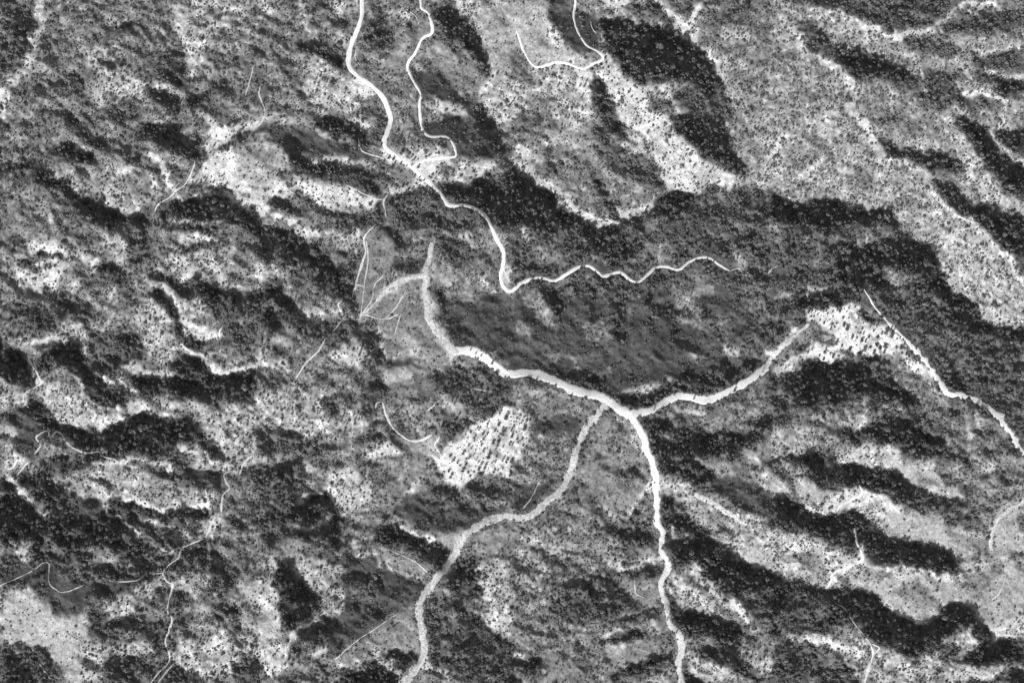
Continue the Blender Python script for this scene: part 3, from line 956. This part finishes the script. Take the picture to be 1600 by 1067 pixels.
# ------------------------------------------------------------------ trees: meshes of one unit crown radius
def crown_mesh(name, seed, tall=1.0, lumps=15, mt=M_leaf):
    r = np.random.default_rng(seed); import bmesh
    bm = bmesh.new()
    for i in range(lumps):
        a = r.uniform(0, 2*math.pi); q = math.sqrt(r.uniform(0, 1))*.68; zf = r.uniform(-.35, .75)
        q *= math.sqrt(max(.1, 1-max(0, zf)**2)); rr = r.uniform(.26, .46)
        if i == 0: q, zf, rr = 0, .15, .62
        ret = bmesh.ops.create_icosphere(bm, subdivisions=1 if i else 2, radius=rr)
        for v in ret['verts']:
            v.co = v.co*r.uniform(.72, 1.25)
            v.co.z *= .85; v.co += Vector((q*math.cos(a), q*math.sin(a), zf*tall))
    for i in range(70):                 # loose leaf sprays round the outline
        a = r.uniform(0, 2*math.pi); zf = r.uniform(-.4, 1); q = math.sqrt(max(.05, 1-zf*zf))*r.uniform(.75, 1.05)
        c = Vector((q*math.cos(a), q*math.sin(a), zf*tall)); e = [Vector(r.standard_normal(3))*.10 for _ in range(3)]
        bm.faces.new([bm.verts.new(c+x) for x in e])
    me = bpy.data.meshes.new(name); bm.to_mesh(me); bm.free(); me.materials.append(mt); return me
def trunk_mesh():
    import bmesh
    bm = bmesh.new(); prev = None
    for z, rr, dx in ((-.3, .17, 0), (.3, .11, .02), (.9, .08, .06), (1.5, .04, .02)):
        ring = [bm.verts.new((dx+rr*math.cos(k*math.pi/3), rr*math.sin(k*math.pi/3), z)) for k in range(6)]
        if prev:
            for k in range(6): bm.faces.new((prev[k], prev[(k+1) % 6], ring[(k+1) % 6], ring[k]))
        prev = ring
    for s in range(3):
        a = s*2.1; b0 = Vector((.05, 0, .8)); b1 = Vector((.5*math.cos(a), .5*math.sin(a), 1.3)); n = Vector((-math.sin(a), math.cos(a), 0))*.03
        bm.faces.new([bm.verts.new(p) for p in (b0-n, b0+n, b1+n*.4, b1-n*.4)]); k = Vector((0, 0, .03))
        bm.faces.new([bm.verts.new(p) for p in (b0-k, b0+k, b1+k*.4, b1-k*.4)])
    me = bpy.data.meshes.new('trunk'); bm.to_mesh(me); bm.free(); me.materials.append(M_bark); return me
crowns = [crown_mesh('crown', 11+i, .8+.18*i) for i in range(5)]; trunk = trunk_mesh()
def Q(x0, y0, k, s):
    v = [float(t) for t in s.split()]; return [(x0+v[i]/k, y0+v[i+1]/k, v[i+2]/k) for i in range(0, len(v), 3)]
S3 = 1/K
SITES = [
 ('the white eastern ridge clearing', Q(1240, 460, 7.62, '175 215 30 205 265 18 285 240 18 320 195 12 385 200 14 400 238 10 465 205 12 545 200 22 510 195 10 655 165 16 630 210 14 465 268 12 585 280 22 655 285 16 770 280 14 815 300 16 355 342 24 310 310 16 205 330 20 240 355 14 485 392 18 435 420 12 595 370 24 632 412 26 810 412 24 910 390 12 948 435 16 830 465 16 990 510 30 890 510 26 800 555 30 850 560 18 1085 460 34 1045 465 26 1160 500 34 1160 410 18 1200 415 14 500 585 28 570 610 22 745 605 12 985 600 28 910 630 22 840 655 38 950 690 28 665 655 28 780 740 30 625 705 22 695 750 22 465 740 30 370 690 22 305 730 18 350 775 20 285 790 20 190 805 12 530 780 16 590 780 14 175 680 18 215 655 14 385 640 14 1080 620 44 1020 640 34 1070 690 34 1265 640 28 1310 600 18 1335 715 20 1370 750 18 1285 700 20 1230 530 14 1265 520 12 1300 540 14 1460 640 20 1000 355 20 150 875 22 215 870 28 690 515 26 750 515 16 980 760 14')),
 ('the bare white road junction', Q(560, 180, 8, '540 485 30 380 540 28 440 550 22 320 585 16 415 660 28 530 612 18 700 555 26 745 655 30 665 628 14 605 635 10 565 640 14 845 475 28 740 455 18 635 485 20 270 475 14 280 380 18 480 345 18 575 350 16 745 555 10 700 770 16 765 785 12 605 880 20 550 900 22 470 930 24 345 910 20 675 925 18 745 920 26 845 905 20 375 1005 16 620 945 22 970 720 14 1055 805 16 1095 740 18 1135 690 18 1180 725 16 1270 640 16 1330 675 20 55 95 14 55 165 16 135 180 14 245 45 16 870 380 16 455 610 18 820 815 14')),
 ('the streaked white central clearing', Q(680, 620, 7.62, '770 195 22 850 240 34 755 325 28 710 405 16 625 330 18 570 440 18 520 390 18 470 490 20 620 445 18 580 505 26 555 570 18 400 575 18 330 665 28 220 470 28 220 750 26 265 780 20 180 700 20 160 885 26 185 950 28 325 880 28 365 805 16 400 730 18 495 745 14 575 640 20 650 640 14 635 710 34 550 800 22 520 860 26 590 850 24 610 800 22 700 885 28 715 770 16 730 715 14 800 760 18 850 770 20 905 775 24 690 545 22 755 530 26 740 580 18 800 440 30 755 470 20 910 470 22 925 365 18 905 405 16 975 500 18 1030 505 20 985 545 16 1060 385 32 885 560 18 920 565 18 810 590 16 720 625 14 765 945 16 890 930 20 210 345 36 80 360 28 350 340 34 310 400 34 300 440 20 390 370 24 215 240 20 285 205 16 205 25 26 250 35 18 230 80 16 800 380 20 480 635 14 515 775 12 1050 575 18 1025 305 18 675 225 18 800 855 14 565 220 16 565 905 20')),
 ('the pale opening beside a gully', Q(400, 355.7, S3, '535 470 9 555 495 7 545 515 8 540 555 10 478 538 5 475 570 6 512 568 7 485 597 10 510 610 10 520 650 8 530 675 8 480 725 7 290 742 6 345 610 3 370 585 3 540 450 6 560 530 8 525 600 7 410 880 7 370 965 7 425 920 5 440 950 5 525 530 6 498 700 5')),
 ('the slope below the road bend', Q(800, 0, S3, '465 10 10 505 290 9 540 290 9 520 355 9 410 315 10 450 318 9 325 462 8 338 408 8 318 405 6 265 392 8 250 395 6 213 408 7 585 412 6 610 435 6 55 440 5 10 465 5 95 455 5 260 235 4 185 325 5 250 550 7 232 590 7 225 625 8 270 585 7 245 600 6 660 590 6 635 620 8 640 575 6 545 435 6 490 400 6 420 490 7 560 455 6 470 270 8 435 275 8 108 660 6')),
 ('the smooth white forked firebreak', Q(400, 355.7, S3, '1030 590 6 1055 600 6 1105 635 8 1005 572 4 2240 765 9 2230 740 5 2050 800 7')+Q(900, 580, 7.62, '262 238 14 403 322 9 480 368 12 935 400 12 930 455 14 1170 280 10')),
 ('the southern ridge firebreak', Q(800, 711, S3, '690 85 5 715 120 6 668 130 5 692 232 5 665 310 6 705 435 10 735 495 5 710 615 5 725 770 5 770 830 5 745 80 5 790 100 5 830 130 6 765 155 6 745 150 6 815 155 5')),
 ('the white bare quarry ground', Q(0, 0, S3, '1005 683 9 953 703 6 1095 593 8 1137 608 8 985 570 7 935 790 6 1058 868 8 1020 878 7 1000 855 7 985 855 5 963 848 5 940 855 6 920 855 6 885 895 8')),
]
ORD = 'first second third fourth fifth sixth seventh eighth ninth tenth eleventh twelfth'.split()
def ordn(i): return ORD[i] if i < 12 else '%d%s' % (i+1, {1: 'st', 2: 'nd', 3: 'rd'}.get((i+1) % 10, 'th') if not 10 < i+1 < 20 else 'th')
keep = []
proto = None
for site, lst in SITES:
    lst = sorted(lst, key=lambda t: t[1]); n = len(lst); nb = 3 if n > 30 else (2 if n > 12 else 1)
    for b in range(nb):
        row = sorted(lst[b*n//nb:(b+1)*n//nb], key=lambda t: t[0])
        where = {1: 'on ', 2: 'in upper half of ' if b == 0 else 'in lower half of ', 3: ('in upper third of ', 'in middle of ', 'in lower third of ')[b]}[nb]
        for i, (u, v, r) in enumerate(row):
            rr = max(1.4, r*.8*rng.uniform(.85, 1.15)); keep.append((u, v, rr))
            p = P(u, v); root = bpy.data.objects.new('tree', None); C.objects.link(root)
            root.location = p; root.rotation_euler = (0, 0, rng.uniform(0, 6.28)); root.scale = (rr*rng.uniform(.78, 1.15), rr*rng.uniform(.85, 1.15), rr*rng.uniform(.8, 1.3)); root.rotation_euler = (rng.normal(0, .07), rng.normal(0, .07), rng.uniform(0, 6.28))
            if proto is None:
                tr = new_obj('trunk', trunk, root); cr = new_obj('crown', crowns[0], root); cr.location = (0, 0, 1.15); proto = (tr, cr)
            else:
                tr = proto[0].copy(); cr = proto[1].copy(); cr.data = crowns[int(rng.integers(5))]
                for q in (tr, cr): q.parent = root; C.objects.link(q)
            size = 'large' if r > 3.3 else ('small' if r < 2.1 else 'mid-sized')
            root['label'] = '%s dark tree, %s from left %s%s' % (size, ordn(i), where, site)
            root['category'] = 'tree'; root['group'] = 'trees on '+site
print('trees', len(keep))

# ------------------------------------------------------------------ the mass of forest trees and scrub
clp = np.pad(clear, PAD, mode='constant').astype(float)
def scatter(sp, seed):
    r = np.random.default_rng(seed)
    x = np.arange(gu[2], gu[-3], sp); y = np.arange(gv[2], gv[-3], sp*.9); X, Y = np.meshgrid(x, y); X = X + (np.arange(len(y))[:, None] % 2)*sp/2
    X = (X+r.uniform(-.55, .55, X.shape)*sp).ravel(); Y = (Y+r.uniform(-.55, .55, Y.shape)*sp).ravel()
    return X, Y, r
def mass(name, X, Y, S, hs, protos, label, cat, sd_, mt):
    r = np.random.default_rng(sd_)
    co = P(X, Y); me = bpy.data.meshes.new(name); me.vertices.add(len(X)); me.vertices.foreach_set('co', co.reshape(-1).astype(np.float32))
    def at(nm, tp, val, fld='value'):
        a = me.attributes.new(nm, tp, 'POINT'); a.data.foreach_set(fld, val)
    sc = np.stack([S*r.uniform(.85, 1.15, len(S)), S*r.uniform(.85, 1.15, len(S)), S*hs], -1).astype(np.float32)
    at('size', 'FLOAT_VECTOR', sc.reshape(-1), 'vector')
    ro = np.stack([r.normal(0, .08, len(S)), r.normal(0, .08, len(S)), r.uniform(0, 6.28, len(S))], -1).astype(np.float32)
    at('turn', 'FLOAT_VECTOR', ro.reshape(-1), 'vector'); at('pick', 'INT', r.integers(0, len(protos), len(S)).astype(np.int32))
    o = new_obj(name, me); o['kind'] = 'stuff'; o['label'] = label; o['category'] = cat
    ng = bpy.data.node_groups.new(name, 'GeometryNodeTree')
    ng.interface.new_socket('Geometry', in_out='INPUT', socket_type='NodeSocketGeometry'); ng.interface.new_socket('Geometry', in_out='OUTPUT', socket_type='NodeSocketGeometry')
    gi = ng.nodes.new('NodeGroupInput'); go = ng.nodes.new('NodeGroupOutput'); ip = ng.nodes.new('GeometryNodeInstanceOnPoints'); g2 = ng.nodes.new('GeometryNodeGeometryToInstance')
    for pr in reversed(protos):
        oi = ng.nodes.new('GeometryNodeObjectInfo'); oi.transform_space = 'ORIGINAL'; oi.inputs['Object'].default_value = pr; oi.inputs['As Instance'].default_value = False
        sm = ng.nodes.new('GeometryNodeSetMaterial'); sm.inputs['Material'].default_value = mt
        ng.links.new(oi.outputs['Geometry'], sm.inputs[0]); ng.links.new(sm.outputs[0], g2.inputs[0])
    def na(nm, tp, dst):
        n = ng.nodes.new('GeometryNodeInputNamedAttribute'); n.data_type = tp; n.inputs[0].default_value = nm
        ng.links.new(n.outputs['Attribute'], ip.inputs[dst])
    na('size', 'FLOAT_VECTOR', 'Scale'); na('turn', 'FLOAT_VECTOR', 'Rotation'); na('pick', 'INT', 'Instance Index')
    ip.inputs['Pick Instance'].default_value = True
    ng.links.new(gi.outputs[0], ip.inputs['Points']); ng.links.new(g2.outputs[0], ip.inputs['Instance']); ng.links.new(ip.outputs[0], go.inputs[0])
    md = o.modifiers.new('scatter', 'NODES'); md.node_group = ng
    return o
protos = []; seen = set()
for o in C.objects:
    if o.name.startswith('crown') and o.data.name not in seen: seen.add(o.data.name); protos.append(o)
ku = np.array([k[0] for k in keep]); kv = np.array([k[1] for k in keep]); kr = np.array([k[2] for k in keep])
busy = np.zeros((NH, NW))
for a, b, c in keep:
    s = box([(a, b)], c+3); m = np.hypot(uu[s]-a, vv[s]-b) < c+1.2; clp[PAD+s[0].start:PAD+s[0].stop, PAD+s[1].start:PAD+s[1].stop][m] = 1
def grow(sp, seed, lo, hi, fac):
    X, Y, r = scatter(sp, seed); D = smp(den, X, Y); RR = smp(rad, X, Y)
    k = (r.uniform(0, 1, X.shape) < D*fac) & (smp(clp, X, Y) < .45) & (RR >= lo) & (RR < hi)
    X, Y, RR = X[k], Y[k], RR[k]
    return X, Y, RR*np.exp(r.normal(-.06, .40, len(RR)))
X, Y, S = grow(4.3, 3, 2.05, 9, .9)
mass('forest_trees', X, Y, S, 1.3, protos, 'dense dark forest of small round trees covering the shaded slopes', 'forest', 5, M_leaf); print('forest', len(X))
X, Y, S = grow(3.5, 4, 0, 2.05, .9)
mass('hillside_scrub', X, Y, S*.84, 1.1, protos, 'speckled dark scrub and small bushes scattered over the hillsides', 'scrub', 6, M_leaf2); print('scrub', len(X))
